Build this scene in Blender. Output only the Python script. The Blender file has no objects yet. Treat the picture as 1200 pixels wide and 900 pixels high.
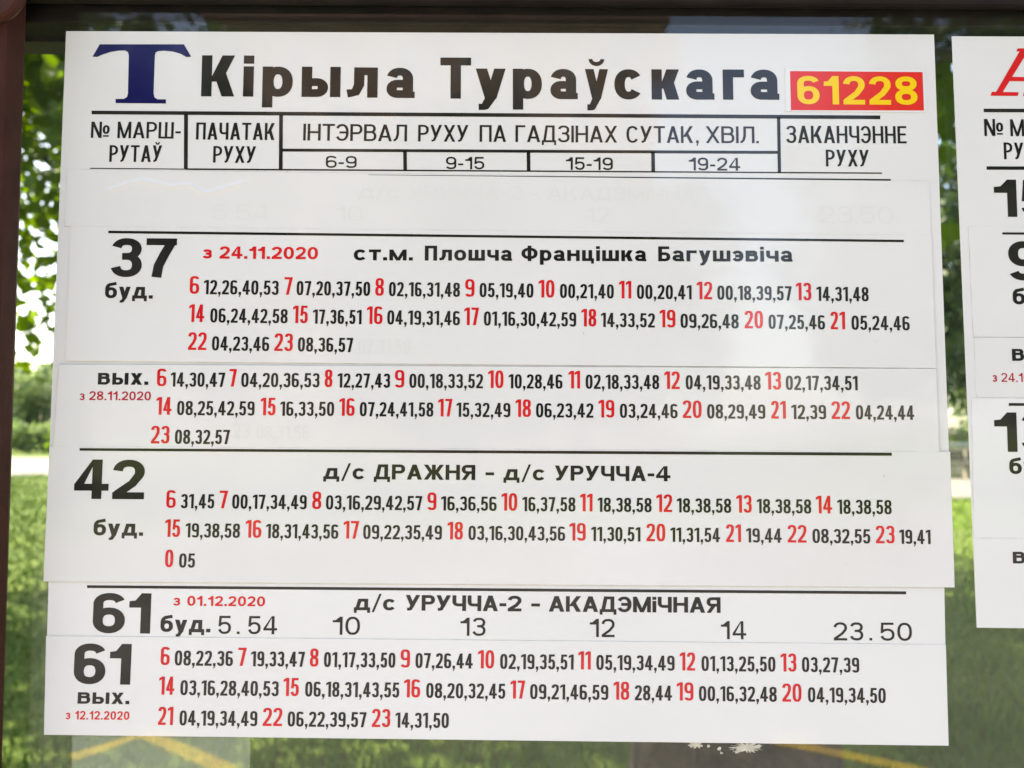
import bpy, math, random
import numpy as np
from mathutils import Vector, Matrix
from mathutils.geometry import delaunay_2d_cdt
rad = math.radians
C = bpy.context.scene.collection
S = bpy.context.scene
random.seed(7)
RNG = np.random.default_rng(11)

# ------------------------------------------------------------------ camera, sky, sun, exposure
EYE = 1.55                      # eye height above the lawn
DIST = 0.52                     # camera to glass
FPX, CX, CY = 900.0, 600.0, 450.0
def cam_matrix(p, y, r):
    Rz = Matrix.Rotation(y, 3, 'Z'); Rx = Matrix.Rotation(p, 3, 'X'); Ry = Matrix.Rotation(r, 3, 'Y')
    return Rz @ Rx @ Ry         # columns: right, forward, up
CM = cam_matrix(rad(3.6065), rad(-0.4533), rad(-0.1136))
cam = bpy.data.cameras.new('camera')
cam.sensor_width = 36.0; cam.lens = 27.0
cam.clip_start = 0.02; cam.clip_end = 2000.0
cam.dof.use_dof = True; cam.dof.focus_distance = DIST; cam.dof.aperture_fstop = 7.0
camo = bpy.data.objects.new('camera', cam); C.objects.link(camo)
r_, f_, u_ = CM.col[0], CM.col[1], CM.col[2]
camo.matrix_world = Matrix(((r_[0], u_[0], -f_[0], 0), (r_[1], u_[1], -f_[1], -DIST), (r_[2], u_[2], -f_[2], EYE), (0, 0, 0, 1)))
S.camera = camo

SUN_EL, SUN_AZ = rad(50), rad(-62)          # azimuth clockwise from +Y (the lawn side)
world = bpy.data.worlds.new('World'); S.world = world; world.use_nodes = True
wn = world.node_tree
sky = wn.nodes.new('ShaderNodeTexSky'); sky.sky_type = 'NISHITA'; sky.sun_disc = False
sky.sun_elevation = SUN_EL; sky.sun_rotation = SUN_AZ; sky.dust_density = 2.0; sky.air_density = 1.0
bg = wn.nodes['Background']; bg.inputs['Strength'].default_value = 0.14
wn.links.new(sky.outputs[0], bg.inputs['Color'])
sl = bpy.data.lights.new('sun', 'SUN'); sl.energy = 4.0; sl.angle = rad(0.5); sl.color = (1.0, 0.95, 0.87)
so = bpy.data.objects.new('sun', sl); C.objects.link(so)
sd = Vector((math.sin(SUN_AZ) * math.cos(SUN_EL), math.cos(SUN_AZ) * math.cos(SUN_EL), math.sin(SUN_EL)))
so.rotation_euler = sd.to_track_quat('Z', 'Y').to_euler(); so.location = sd * 40
S.view_settings.view_transform = 'Standard'; S.view_settings.look = 'None'
S.view_settings.exposure = 2.5; S.view_settings.gamma = 1.0; S.view_settings.use_curve_mapping = False
S.view_settings.use_white_balance = True; S.view_settings.white_balance_temperature = 7750; S.view_settings.white_balance_tint = 14
S.render.engine = 'CYCLES'
S.cycles.use_denoising = True
S.cycles.max_bounces = 10; S.cycles.transparent_max_bounces = 24; S.cycles.diffuse_bounces = 4
S.cycles.caustics_reflective = False; S.cycles.caustics_refractive = False
S.cycles.sample_clamp_indirect = 8.0

# ------------------------------------------------------------------ where a sight line meets a plane
def ray(px, py):
    return CM @ Vector(((px - CX) / FPX, 1.0, -(py - CY) / FPX))
def onglass(px, py, y=0.0):
    d = ray(px, py); t = (y + DIST) / d[1]
    return Vector((d[0] * t, y, EYE + d[2] * t))
def onground(px, py, z=0.0):
    d = ray(px, py); t = (z - EYE) / d[2]
    return Vector((d[0] * t, -DIST + d[1] * t, z))
def mirrored(px, py, z=0.0):     # ground in front of the glass that the pane reflects there
    p = onground(px, py, z); return Vector((p.x, -p.y, z))
def uv(px, py):
    p = onglass(px, py); return (p.x, p.z)

# ------------------------------------------------------------------ materials
MATS = {}
def mat(name, col=(.5, .5, .5), rough=.5, spec=.5, metal=0.0, noise=None, bump=None, col2=None, extra=None):
    """noise=(scale, detail) mixes col and col2; bump=(scale, strength, distance)"""
    m = bpy.data.materials.new(name); m.use_nodes = True; MATS[name] = m
    nt = m.node_tree; b = nt.nodes['Principled BSDF']
    b.inputs['Base Color'].default_value = (*col, 1); b.inputs['Roughness'].default_value = rough
    b.inputs['Specular IOR Level'].default_value = spec; b.inputs['Metallic'].default_value = metal
    tc = nt.nodes.new('ShaderNodeTexCoord')
    if noise:
        n = nt.nodes.new('ShaderNodeTexNoise'); n.inputs['Scale'].default_value = noise[0]; n.inputs['Detail'].default_value = noise[1]
        nt.links.new(tc.outputs['Object'], n.inputs['Vector'])
        rmp = nt.nodes.new('ShaderNodeValToRGB'); e = rmp.color_ramp.elements
        lo, hi = noise[2:4] if len(noise) > 2 else (.35, .65)
        e[0].position = lo; e[1].position = hi; e[0].color = (*col, 1); e[1].color = (*col2, 1)
        nt.links.new(n.outputs['Fac'], rmp.inputs['Fac']); nt.links.new(rmp.outputs['Color'], b.inputs['Base Color'])
    if bump:
        n2 = nt.nodes.new('ShaderNodeTexNoise'); n2.inputs['Scale'].default_value = bump[0]; n2.inputs['Detail'].default_value = bump[3] if len(bump) > 3 else 4
        nt.links.new(tc.outputs['Object'], n2.inputs['Vector'])
        bp = nt.nodes.new('ShaderNodeBump'); bp.inputs['Strength'].default_value = bump[1]; bp.inputs['Distance'].default_value = bump[2]
        nt.links.new(n2.outputs['Fac'], bp.inputs['Height']); nt.links.new(bp.outputs['Normal'], b.inputs['Normal'])
    return m
PB = (6.5, .75, .0032, 2)
mat('paper', (.655, .65, .63), .06, .5, noise=(6, 7, .3, .7), col2=(.70, .695, .68), bump=PB)
mat('paper_clean', (.68, .68, .67), .06, .5, noise=(5, 7, .3, .7), col2=(.72, .72, .71), bump=PB)
mat('ghost_print', (.660, .655, .636), .06, .5, bump=PB)
mat('ink_black', (.010, .010, .010), .07, .5, noise=(14, 6), col2=(.028, .026, .024), bump=PB)
mat('ink_red', (.58, .012, .018), .07, .5, noise=(60, 3), col2=(.68, .02, .025), bump=PB)
mat('ink_red_dull', (.42, .018, .04), .1, .5, bump=PB)
mat('ink_blue', (.008, .008, .075), .07, .5, bump=PB)
mat('sticker_red', (.70, .028, .022), .12, .5, bump=PB)
mat('ink_yellow', (.85, .55, .015), .12, .5, bump=PB)
mat('edge_grime', (.42, .41, .38), .6, .3, noise=(70, 6, .38, .6), col2=(.64, .63, .61))
mat('crease_grime', (.5, .49, .46), .5, .3)
mat('brown_paint', (.045, .014, .009), .55, .12, noise=(35, 5), col2=(.062, .02, .013), bump=(220, .35, .0008))
mat('dark_paint', (.008, .0055, .0052), .55, .15, noise=(30, 5), col2=(.014, .010, .009), bump=(240, .3, .0006))
mat('gasket_rubber', (.022, .021, .014), .6, .4, noise=(50, 4), col2=(.04, .035, .025))
mat('roof_board', (.11, .072, .045), .6, .4, noise=(7, 5), col2=(.17, .115, .07), bump=(40, .4, .003))
mat('roof_metal', (.12, .05, .04), .4, .5, noise=(5, 3), col2=(.15, .07, .05))
mat('paper_residue', (.42, .39, .31), .9, .2, noise=(160, 4), col2=(.62, .59, .50))
mat('lawn_soil', (.05, .09, .012), .95, .15, noise=(.9, 9, .3, .7), col2=(.10, .14, .022), bump=(30, .6, .03))
mat('grass_blade', (.065, .145, .012), .6, .2, noise=(1.1, 5, .35, .65), col2=(.13, .21, .025))
mat('path_gravel', (.13, .124, .115), .95, .2, noise=(3, 8), col2=(.17, .163, .15), bump=(60, .5, .01))
mat('asphalt', (.09, .087, .082), .9, .3, noise=(.8, 9, .3, .7), col2=(.14, .135, .125), bump=(160, .7, .006))
mat('paving', (.28, .265, .24), .9, .3, noise=(4, 8), col2=(.38, .36, .33), bump=(90, .5, .004))
mat('kerb_stone', (.26, .255, .25), .9, .3, noise=(9, 7), col2=(.36, .35, .34), bump=(60, .5, .004))
mat('yellow_paint', (.40, .29, .09), .9, .2, noise=(9, 8, .35, .52), col2=(.60, .42, .09))
mat('bark', (.028, .023, .017), .95, .2, noise=(9, 8, .35, .65), col2=(.085, .068, .05), bump=(22, 1.0, .04, 6))
mat('wall_stone', (.46, .38, .25), .9, .2, noise=(2.5, 6), col2=(.55, .47, .33), bump=(20, .4, .01))
mat('coping_stone', (.30, .32, .28), .9, .2, noise=(3, 6), col2=(.38, .40, .35))
mat('bench_wood', (.06, .045, .038), .7, .3, noise=(6, 5), col2=(.1, .08, .07))
mat('bench_leg', (.34, .30, .24), .9, .2, noise=(6, 5), col2=(.42, .38, .3))

def leafmat(name, a, b, trans):
    m = bpy.data.materials.new(name); m.use_nodes = True; MATS[name] = m
    nt = m.node_tree; nt.nodes.remove(nt.nodes['Principled BSDF']); out = nt.nodes['Material Output']
    p = nt.nodes.new('ShaderNodeBsdfPrincipled'); p.inputs['Roughness'].default_value = .5; p.inputs['Specular IOR Level'].default_value = .35
    t = nt.nodes.new('ShaderNodeBsdfTranslucent'); mx = nt.nodes.new('ShaderNodeMixShader'); mx.inputs['Fac'].default_value = trans
    tc = nt.nodes.new('ShaderNodeTexCoord'); n = nt.nodes.new('ShaderNodeTexNoise'); n.inputs['Scale'].default_value = 1.7; n.inputs['Detail'].default_value = 6
    rmp = nt.nodes.new('ShaderNodeValToRGB'); e = rmp.color_ramp.elements
    e[0].position = .35; e[1].position = .65; e[0].color = (*a, 1); e[1].color = (*b, 1)
    L = nt.links.new
    L(tc.outputs['Object'], n.inputs['Vector']); L(n.outputs['Fac'], rmp.inputs['Fac']); L(rmp.outputs['Color'], p.inputs['Base Color'])
    hs = nt.nodes.new('ShaderNodeHueSaturation'); hs.inputs['Hue'].default_value = .48; hs.inputs['Saturation'].default_value = 1.15; hs.inputs['Value'].default_value = 1.7
    L(rmp.outputs['Color'], hs.inputs['Color']); L(hs.outputs['Color'], t.inputs['Color'])
    L(p.outputs[0], mx.inputs[1]); L(t.outputs[0], mx.inputs[2]); L(mx.outputs[0], out.inputs['Surface'])
    return m
leafmat('leaf_broad', (.045, .105, .008), (.085, .16, .014), .55)
leafmat('leaf_dark', (.018, .045, .012), (.04, .08, .02), .35)
leafmat('leaf_pale', (.085, .14, .05), (.13, .20, .08), .45)

def paneglass(name, base, haze=0.0, hazecol=(.7, .72, .68)):
    m = bpy.data.materials.new(name); m.use_nodes = True; MATS[name] = m
    nt = m.node_tree; nt.nodes.remove(nt.nodes['Principled BSDF']); out = nt.nodes['Material Output']; L = nt.links.new
    tr = nt.nodes.new('ShaderNodeBsdfTransparent'); tr.inputs['Color'].default_value = (.965, .985, .972, 1)
    gl = nt.nodes.new('ShaderNodeBsdfGlossy'); gl.inputs['Roughness'].default_value = 0.015
    lw = nt.nodes.new('ShaderNodeLayerWeight'); lw.inputs['Blend'].default_value = .5
    pw = nt.nodes.new('ShaderNodeMath'); pw.operation = 'POWER'; pw.inputs[1].default_value = 5
    ma = nt.nodes.new('ShaderNodeMath'); ma.operation = 'MULTIPLY_ADD'; ma.inputs[1].default_value = 1 - base; ma.inputs[2].default_value = base
    mx = nt.nodes.new('ShaderNodeMixShader')
    L(lw.outputs['Facing'], pw.inputs[0]); L(pw.outputs[0], ma.inputs[0]); L(ma.outputs[0], mx.inputs['Fac'])
    L(tr.outputs[0], mx.inputs[1]); L(gl.outputs[0], mx.inputs[2])
    last = mx
    if haze:
        df = nt.nodes.new('ShaderNodeBsdfDiffuse'); df.inputs['Color'].default_value = (*hazecol, 1)
        m2 = nt.nodes.new('ShaderNodeMixShader'); m2.inputs['Fac'].default_value = haze
        L(mx.outputs[0], m2.inputs[1]); L(df.outputs[0], m2.inputs[2]); last = m2
    L(last.outputs[0], out.inputs['Surface'])
paneglass('pane_glass', .043, .006)
paneglass('clear_film', .06, .11, (.62, .72, .56))

# ------------------------------------------------------------------ helpers
def link(name, me, m=None, parent=None):
    o = bpy.data.objects.new(name, me); C.objects.link(o)
    if m:
        for q in (m if isinstance(m, (list, tuple)) else [m]): me.materials.append(MATS[q])
    if parent is not None: o.parent = parent
    return o
def tag(o, label=None, cat=None, group=None, kind=None):
    if label: o['label'] = label
    if cat: o['category'] = cat
    if group: o['group'] = group
    if kind: o['kind'] = kind
    return o
def empty(name, loc):
    o = bpy.data.objects.new(name, None); C.objects.link(o); o.location = loc; o.empty_display_size = .1; return o
def pyd(name, v, f, m=None, parent=None, smooth=False):
    me = bpy.data.meshes.new(name); me.from_pydata([tuple(x) for x in v], [], f); me.update()
    if smooth: me.polygons.foreach_set('use_smooth', [True] * len(me.polygons))
    return link(name, me, m, parent)
def boxvf(x0, x1, y0, y1, z0, z1):
    v = [(x, y, z) for x in (x0, x1) for y in (y0, y1) for z in (z0, z1)]
    return v, [(0, 1, 3, 2), (4, 6, 7, 5), (0, 4, 5, 1), (2, 3, 7, 6), (0, 2, 6, 4), (1, 5, 7, 3)]
def bevel(o, w, seg=2):
    b = o.modifiers.new('bevel', 'BEVEL'); b.width = w; b.segments = seg; return o
def box(name, x0, x1, y0, y1, z0, z1, m, parent=None, bev=0):
    o = pyd(name, *boxvf(x0, x1, y0, y1, z0, z1), m, parent)
    if bev: bevel(o, bev)
    return o
def prism(pts, y0, y1):
    """outline in (x, z), extruded along y"""
    n = len(pts); v = [(x, y0, z) for x, z in pts] + [(x, y1, z) for x, z in pts]
    return v, [tuple(range(n)), tuple(range(2 * n - 1, n - 1, -1))] + [(i, i + n, (i + 1) % n + n, (i + 1) % n) for i in range(n)]

# ------------------------------------------------------------------ lettering: every glyph drawn as strokes and united
def arcp(cx, cy, rx, ry, a0, a1, n=2.3, N=22):
    o = []
    for i in range(N + 1):
        a = rad(a0 + (a1 - a0) * i / N); c, s = math.cos(a), math.sin(a)
        o.append((cx + rx * math.copysign(abs(c) ** (2 / n), c), cy + ry * math.copysign(abs(s) ** (2 / n), s)))
    return o
def glyph(ch, k, tv, th, se=2.3, din=False):
    P = []; W = {}
    hv, hh = tv / 2, th / 2
    def bar(x0, y0, x1, y1): P.append([(x0, y0), (x1, y0), (x1, y1), (x0, y1)])
    def par(x0, y0, x1, y1, w): P.append([(x0, y0), (x0 + w, y0), (x1 + w, y1), (x1, y1)])
    def path(pts, closed=False):
        q = [pts[0]]
        for p in pts[1:]:
            if abs(p[0] - q[-1][0]) + abs(p[1] - q[-1][1]) > 1e-5: q.append(p)
        if closed and abs(q[0][0] - q[-1][0]) + abs(q[0][1] - q[-1][1]) < 1e-5: q.pop()
        n = len(q); Lf, Rt = [], []
        for i in range(n):
            a = q[(i - 1) % n] if (closed or i) else q[0]; b = q[(i + 1) % n] if (closed or i < n - 1) else q[-1]
            dx, dy = b[0] - a[0], b[1] - a[1]; l = math.hypot(dx, dy) or 1; nx, ny = -dy / l, dx / l
            Lf.append((q[i][0] + nx * hv, q[i][1] + ny * hh)); Rt.append((q[i][0] - nx * hv, q[i][1] - ny * hh))
        for i in range(n if closed else n - 1):
            j = (i + 1) % n; P.append([Lf[i], Lf[j], Rt[j], Rt[i]])
    def ring(cx, cy, rx, ry): path(arcp(cx, cy, rx, ry, 0, 360, se, 40), True)
    def bowl(x0, y0, y1, w, side=1):
        cy = (y0 + y1) / 2; ry = (y1 - y0) / 2 - hh; rx = min(ry * 1.15, abs(w - x0) * .75)
        if side > 0: path([(x0, y1 - hh)] + arcp(w - hv - rx, cy, rx, ry, 90, -90, se) + [(x0, y0 + hh)])
        else: path([(x0, y1 - hh)] + arcp(w + hv + rx, cy, rx, ry, 90, 270, se) + [(x0, y0 + hh)])
    def breve(cx, y, r, dp, t):
        o = arcp(cx, y, r, dp, 180, 360, 2, 14); i = arcp(cx, y, r - t * .9, dp - t, 180, 360, 2, 14)
        for a in range(14): P.append([o[a], o[a + 1], i[a + 1], i[a]])
    X = .735
    low = ch.islower() and ch not in 'бі'
    h = X if low else 1.0
    u = ch.upper() if (low and ch not in 'арцыуў') else ch
    d = tv * 1.1
    def three(w, h):
        ym = h * .53
        r1 = (h - hh - ym) / 2; r2 = (ym - hh) / 2
        path(arcp(w / 2, ym + r1, (w / 2 - hv) * .94, r1, 168, -90, se))
        path(arcp(w / 2, hh + r2, w / 2 - hv, r2, 90, -168, se))
        bar(w * .36, ym - hh, w * .55, ym + hh)
    def six(w, flip):
        n0 = len(P)
        r = .32 if not din else .30
        ring(w / 2, r, w / 2 - hv, r - hh)
        r2 = .27 if not din else .24
        path([(hv, r), (hv, 1 - r2)] + arcp(w / 2, 1 - r2, w / 2 - hv, r2 - hh, 180, 18, se))
        if flip:
            for i in range(n0, len(P)): P[i] = [(w - x, 1 - y) for x, y in P[i]]
    def W_(b): return b * k
    if u == ' ': return [], W_(.34)
    if u == '0': w = W_(.74); ring(w / 2, .5, w / 2 - hv, .5 - hh)
    elif u == '1':
        w = W_(.5) if not din else max(W_(.5), tv * 1.9); bar(w - tv, 0, w, 1)
        if din: P.append([(0, .76), (w - tv + .01, .84), (w - tv + .01, 1), (w - tv, 1), (0, .90)])
        else: P.append([(0, .80 - th * .9), (w - tv + .01, .80 - th * .9), (w - tv + .01, 1), (w - tv * .72, 1), (w - tv * .9, .90), (w - tv * 1.25, .83), (0, .80)])
    elif u == '2':
        w = W_(.72); ry = .30 - hh if not din else .27 - hh; cy = 1 - hh - ry
        a = arcp(w / 2, cy, w / 2 - hv, ry, 176, -32, se)
        x1, y1 = a[-1]
        path(a + [(x1 * .72 + .28 * hv, y1 * .68), (hv * 1.02, th * .55 + .04), (hv * .98, hh)])
        bar(0, 0, w, th)
    elif u == '3' or u == 'З': w = W_(.72); three(w, h)
    elif u == '4':
        w = W_(.78); xs = w * .80 - tv; bar(xs, 0, xs + tv, 1); bar(0, .21, w, .21 + th)
        P.append([(0, .21 + th * .9), (0 + tv * .98, .21 + th * .9), (xs + tv * .35, 1), (xs, 1)])
    elif u == '5':
        w = W_(.72); bar(tv * .35, 1 - th, w * .94, 1); P.append([(tv * .12, .42), (tv * 1.0, .42), (tv * 1.3, 1), (tv * .35, 1)])
        path([(tv * .5, .49)] + arcp(w / 2, .335, w / 2 - hv, .335 - hh, 118, -166, se))
    elif u == '6': w = W_(.74); six(w, False)
    elif u == '9': w = W_(.74); six(w, True)
    elif u == '7':
        w = W_(.70); bar(0, 1 - th, w, 1)
        if din: par(w * .22, 0, w - tv * 1.02, 1 - th * .5, tv)
        else: path([(w - tv * .55, 1 - th * .6), (w * .62, .62), (w * .42, .3), (w * .36, 0)])
    elif u == '8':
        w = W_(.74); ring(w / 2, 1 - .255, (w / 2 - hv) * .94, .255 - hh); ring(w / 2, .275, w / 2 - hv, .275 - hh)
    elif u == ',':
        s = tv * 1.0; w = s; bar(0, 0, s, max(th, tv) * 1.05); P.append([(s * .15, -.17), (s * .5, -.17), (s, .04), (s * .45, .04)])
    elif u == '.': w = tv * 1.05; bar(0, 0, w, max(th, .8 * tv) * 1.1)
    elif u == '-': w = W_(.36); bar(0, .32, w, .32 + th * 1.05)
    elif u == '/': w = W_(.52); par(0, -.12, w - tv * .62, 1.06, tv * .62)
    elif u == '№':
        w = W_(1.12); wn_ = w * .60; bar(0, 0, tv, 1); bar(wn_ - tv, 0, wn_, 1); par(wn_ - tv * 1.2, 0, 0, 1, tv * 1.2)
        ring(w - w * .16, .52, w * .16 - hv * .5, .21); bar(w * .68, .08, w, .08 + th * .8)
    elif u == 'А':
        w = W_(.80 * (1 if not low else .95)); par(0, 0, w / 2 - d / 2, h, d); par(w - d, 0, w / 2 - d / 2, h, d); bar(w * .2, h * .21, w * .8, h * .21 + th)
    elif u == 'Б': w = W_(.70); bar(0, 0, tv, 1); bar(0, 1 - th, w * .92, 1); bowl(hv, 0, .60, w)
    elif u == 'В': w = W_(.72); bar(0, 0, tv, h); bowl(hv, h * .48, h, w * .94); bowl(hv, 0, h * .48 + th, w)
    elif u == 'Г': w = W_(.60); bar(0, 0, tv, h); bar(0, h - th, w, h)
    elif u == 'Д':
        w = W_(.86); bar(0, 0, w, th); bar(0, -.17, tv * .75, th); bar(w - tv * .75, -.17, w, th)
        xr = w - tv * .55; bar(xr - tv, 0, xr, h); bar(w * .26, h - th, xr, h)
        P.append([(w * .10, th * .9), (w * .10 + tv, th * .9), (w * .26 + tv, h), (w * .26, h)])
    elif u == 'Е': w = W_(.64); bar(0, 0, tv, h); bar(0, 0, w, th); bar(0, h - th, w, h); bar(0, h * .46, w * .92, h * .46 + th)
    elif u == 'Ж':
        w = W_(1.06); bar(w / 2 - hv, 0, w / 2 + hv, h); par(w / 2 - d, h * .45, 0, h, d); par(0, 0, w / 2 - d, h * .55, d)
        par(w / 2, h * .45, w - d, h, d); par(w - d, 0, w / 2, h * .55, d)
    elif u == 'І': w = tv; bar(0, 0, tv, 1)
    elif u == 'і': w = tv; bar(0, 0, tv, X); bar(0, 1 - th * 1.05, tv, 1)
    elif u == 'К':
        w = W_(.78 if not low else .70); bar(0, 0, tv, h); par(tv * .75, h * .36, w - d * 1.12, h, d * 1.1)
        par(w - d * 1.12, 0, w * .36, h * .56, d * 1.1)
    elif u == 'Л':
        w = W_(.78); bar(w - tv, 0, w, h); bar(w * .22, h - th, w, h)
        path([(w * .22 + hv, h - hh * .5), (w * .215 + hv, h * .42), (w * .17 + hv * .6, h * .18), (w * .09, hh + .01), (0, hh)])
    elif u == 'М':
        w = W_(.92); bar(0, 0, tv, h); bar(w - tv, 0, w, h); par(w / 2 - hv, 0, 0, h, tv); par(w / 2 - hv, 0, w - tv, h, tv)
    elif u == 'Н': w = W_(.76); bar(0, 0, tv, h); bar(w - tv, 0, w, h); bar(0, h * .44, w, h * .44 + th)
    elif u == 'П': w = W_(.76); bar(0, 0, tv, h); bar(w - tv, 0, w, h); bar(0, h - th, w, h)
    elif u == 'Р': w = W_(.70); bar(0, 0, tv, h); bowl(hv, h * .40, h, w)
    elif u == 'р':
        w = W_(.70); bar(0, -.26, tv, X); ring(w / 2 + tv * .04, X / 2, w / 2 - hv - tv * .04, X / 2 - hh)
    elif u == 'С': w = W_(.78 if not low else .68); path(arcp(w / 2, h / 2, w / 2 - hv, h / 2 - hh, 35, 325, se, 34))
    elif u == 'О': w = W_(.74); ring(w / 2, h / 2, w / 2 - hv, h / 2 - hh)
    elif u == 'Э':
        w = W_(.76 if not low else .68); path(arcp(w / 2, h / 2, w / 2 - hv, h / 2 - hh, 150, -150, se, 34)); bar(w * .3, h / 2 - hh, w - hv, h / 2 + hh)
        P[:] = [[(x - .08 * w, y) for x, y in q] for q in P]; w *= .92
    elif u == 'Т': w = W_(.72 if not low else .64); bar(w / 2 - hv, 0, w / 2 + hv, h); bar(0, h - th, w, h)
    elif u in 'УЎ':
        w = W_(.76); path([(w * .10, hh), (w * .2, hh)] + [(w * .33, .10), (w * .43, .28)]); par(w * .40 - d * .5, .22, w - d, 1, d); par(w * .44 - d * .4, .30, 0, 1, d)
        if u == 'Ў': breve(w / 2, 1.20, w * .24, .17, .085)
    elif u in 'уў':
        w = W_(.68); par(w * .50 - d * .5, 0, w - d, X, d); par(w * .50 - d * .5, 0, 0, X, d)
        P.append([(w * .10, -.27), (w * .30, -.27), (w * .42, -.25), (w * .50, -.17), (w * .50 + d * .5, .02), (w * .50 - d * .5, .02), (w * .40 - d * .2, -.10), (w * .30, -.13), (w * .10, -.12)])
        if u == 'ў': breve(w / 2, .98, w * .34, .17, .10)
    elif u == 'Ф': w = W_(.98); bar(w / 2 - hv, -.02, w / 2 + hv, 1.02); ring(w / 2, .5, w / 2 - hv, .38 - hh)
    elif u == 'Х': w = W_(.76 if not low else .68); par(0, 0, w - d, h, d); par(w - d, 0, 0, h, d)
    elif u == 'Ч':
        w = W_(.72); bar(w - tv, 0, w, h); path([(hv, h), (hv, h * .62)] + arcp(w * .42, h * .6, w * .42 - hv, h * .24 - hh * .3, 180, 270, se, 10) + [(w - hv, h * .36 + hh * .3)])
    elif u == 'Ш': w = W_(1.02); bar(0, 0, tv, h); bar(w - tv, 0, w, h); bar(w / 2 - hv, 0, w / 2 + hv, h); bar(0, 0, w, th)
    elif u == 'ц': w = W_(.72); xr = w - tv * .45; bar(0, 0, tv, X); bar(xr - tv, 0, xr, X); bar(0, 0, w, th); bar(w - tv * .75, -.17, w, th)
    elif u == 'Я':
        w = W_(.72); bar(w - tv, 0, w, h); bowl(w - hv, h * .40, h, 0, -1); par(0, 0, w * .36, h * .46, d)
    elif u == 'ы':
        w = W_(.96); bar(0, 0, tv, X); bowl(hv, 0, X * .62, w * .68); bar(w - tv, 0, w, X)
    elif u == 'а':
        w = W_(.68); ry = X * .30 - hh * .4
        path(arcp(w * .47, X - hh - ry, w * .47 - hv, ry, 165, 0, se) + [(w * .94 - hv, 0)])
        cy = X * .30; r2 = X * .30 - hh
        path([(w * .94 - hv, cy + r2)] + arcp(w * .40, cy, w * .40 - hv, r2, 90, 270, se) + [(w * .62, hh), (w * .94 - hv, X * .18)])
        bar(w * .94 - hv, 0, w, th * .8)
    elif u == 'б':
        w = W_(.70); ring(w / 2, X / 2 - .02, w / 2 - hv, X / 2 - .02 - hh)
        path([(hv, X / 2), (hv, .56)] + arcp(w * .50, .56, w * .50 - hv, .34 - hh * .3, 180, 95, se, 10) + [(w * .72, .91), (w * .93, 1.0 - hh * .6)])
    elif u == 'B' or u == 'А': w = W_(.7)
    else:
        raise ValueError('no glyph ' + ch)
    return P, w

_cache = {}
def glyph_mesh(*a):
    if a not in _cache:
        P, w = glyph(*a); vs, es, T = [], [], []
        for p in P:                 # cut every stroke piece into triangles, then keep what any of them covers
            for q in ([p[0], p[i], p[i + 1]] for i in range(1, len(p) - 1)):
                ar = (q[1][0] - q[0][0]) * (q[2][1] - q[0][1]) - (q[2][0] - q[0][0]) * (q[1][1] - q[0][1])
                if abs(ar) < 1e-8: continue
                if ar < 0: q = [q[0], q[2], q[1]]
                n = len(vs); vs += [Vector(x) for x in q]; es += [(n, n + 1), (n + 1, n + 2), (n + 2, n)]; T.append(q)
        if vs:
            r = delaunay_2d_cdt(vs, es, [], 0, 1e-5); A = np.array(T); tri = []
            for f in r[2]:
                x = sum(r[0][i][0] for i in f) / 3; y = sum(r[0][i][1] for i in f) / 3; ok = np.ones(len(A), bool)
                for i in range(3):
                    e0, e1 = A[:, i], A[:, (i + 1) % 3]
                    ok &= (e1[:, 0] - e0[:, 0]) * (y - e0[:, 1]) - (x - e0[:, 0]) * (e1[:, 1] - e0[:, 1]) >= 0
                if ok.any(): tri.append(tuple(f))
            _cache[a] = ([(v[0], v[1]) for v in r[0]], tri, w)
        else: _cache[a] = ([], [], w)
    return _cache[a]

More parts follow.
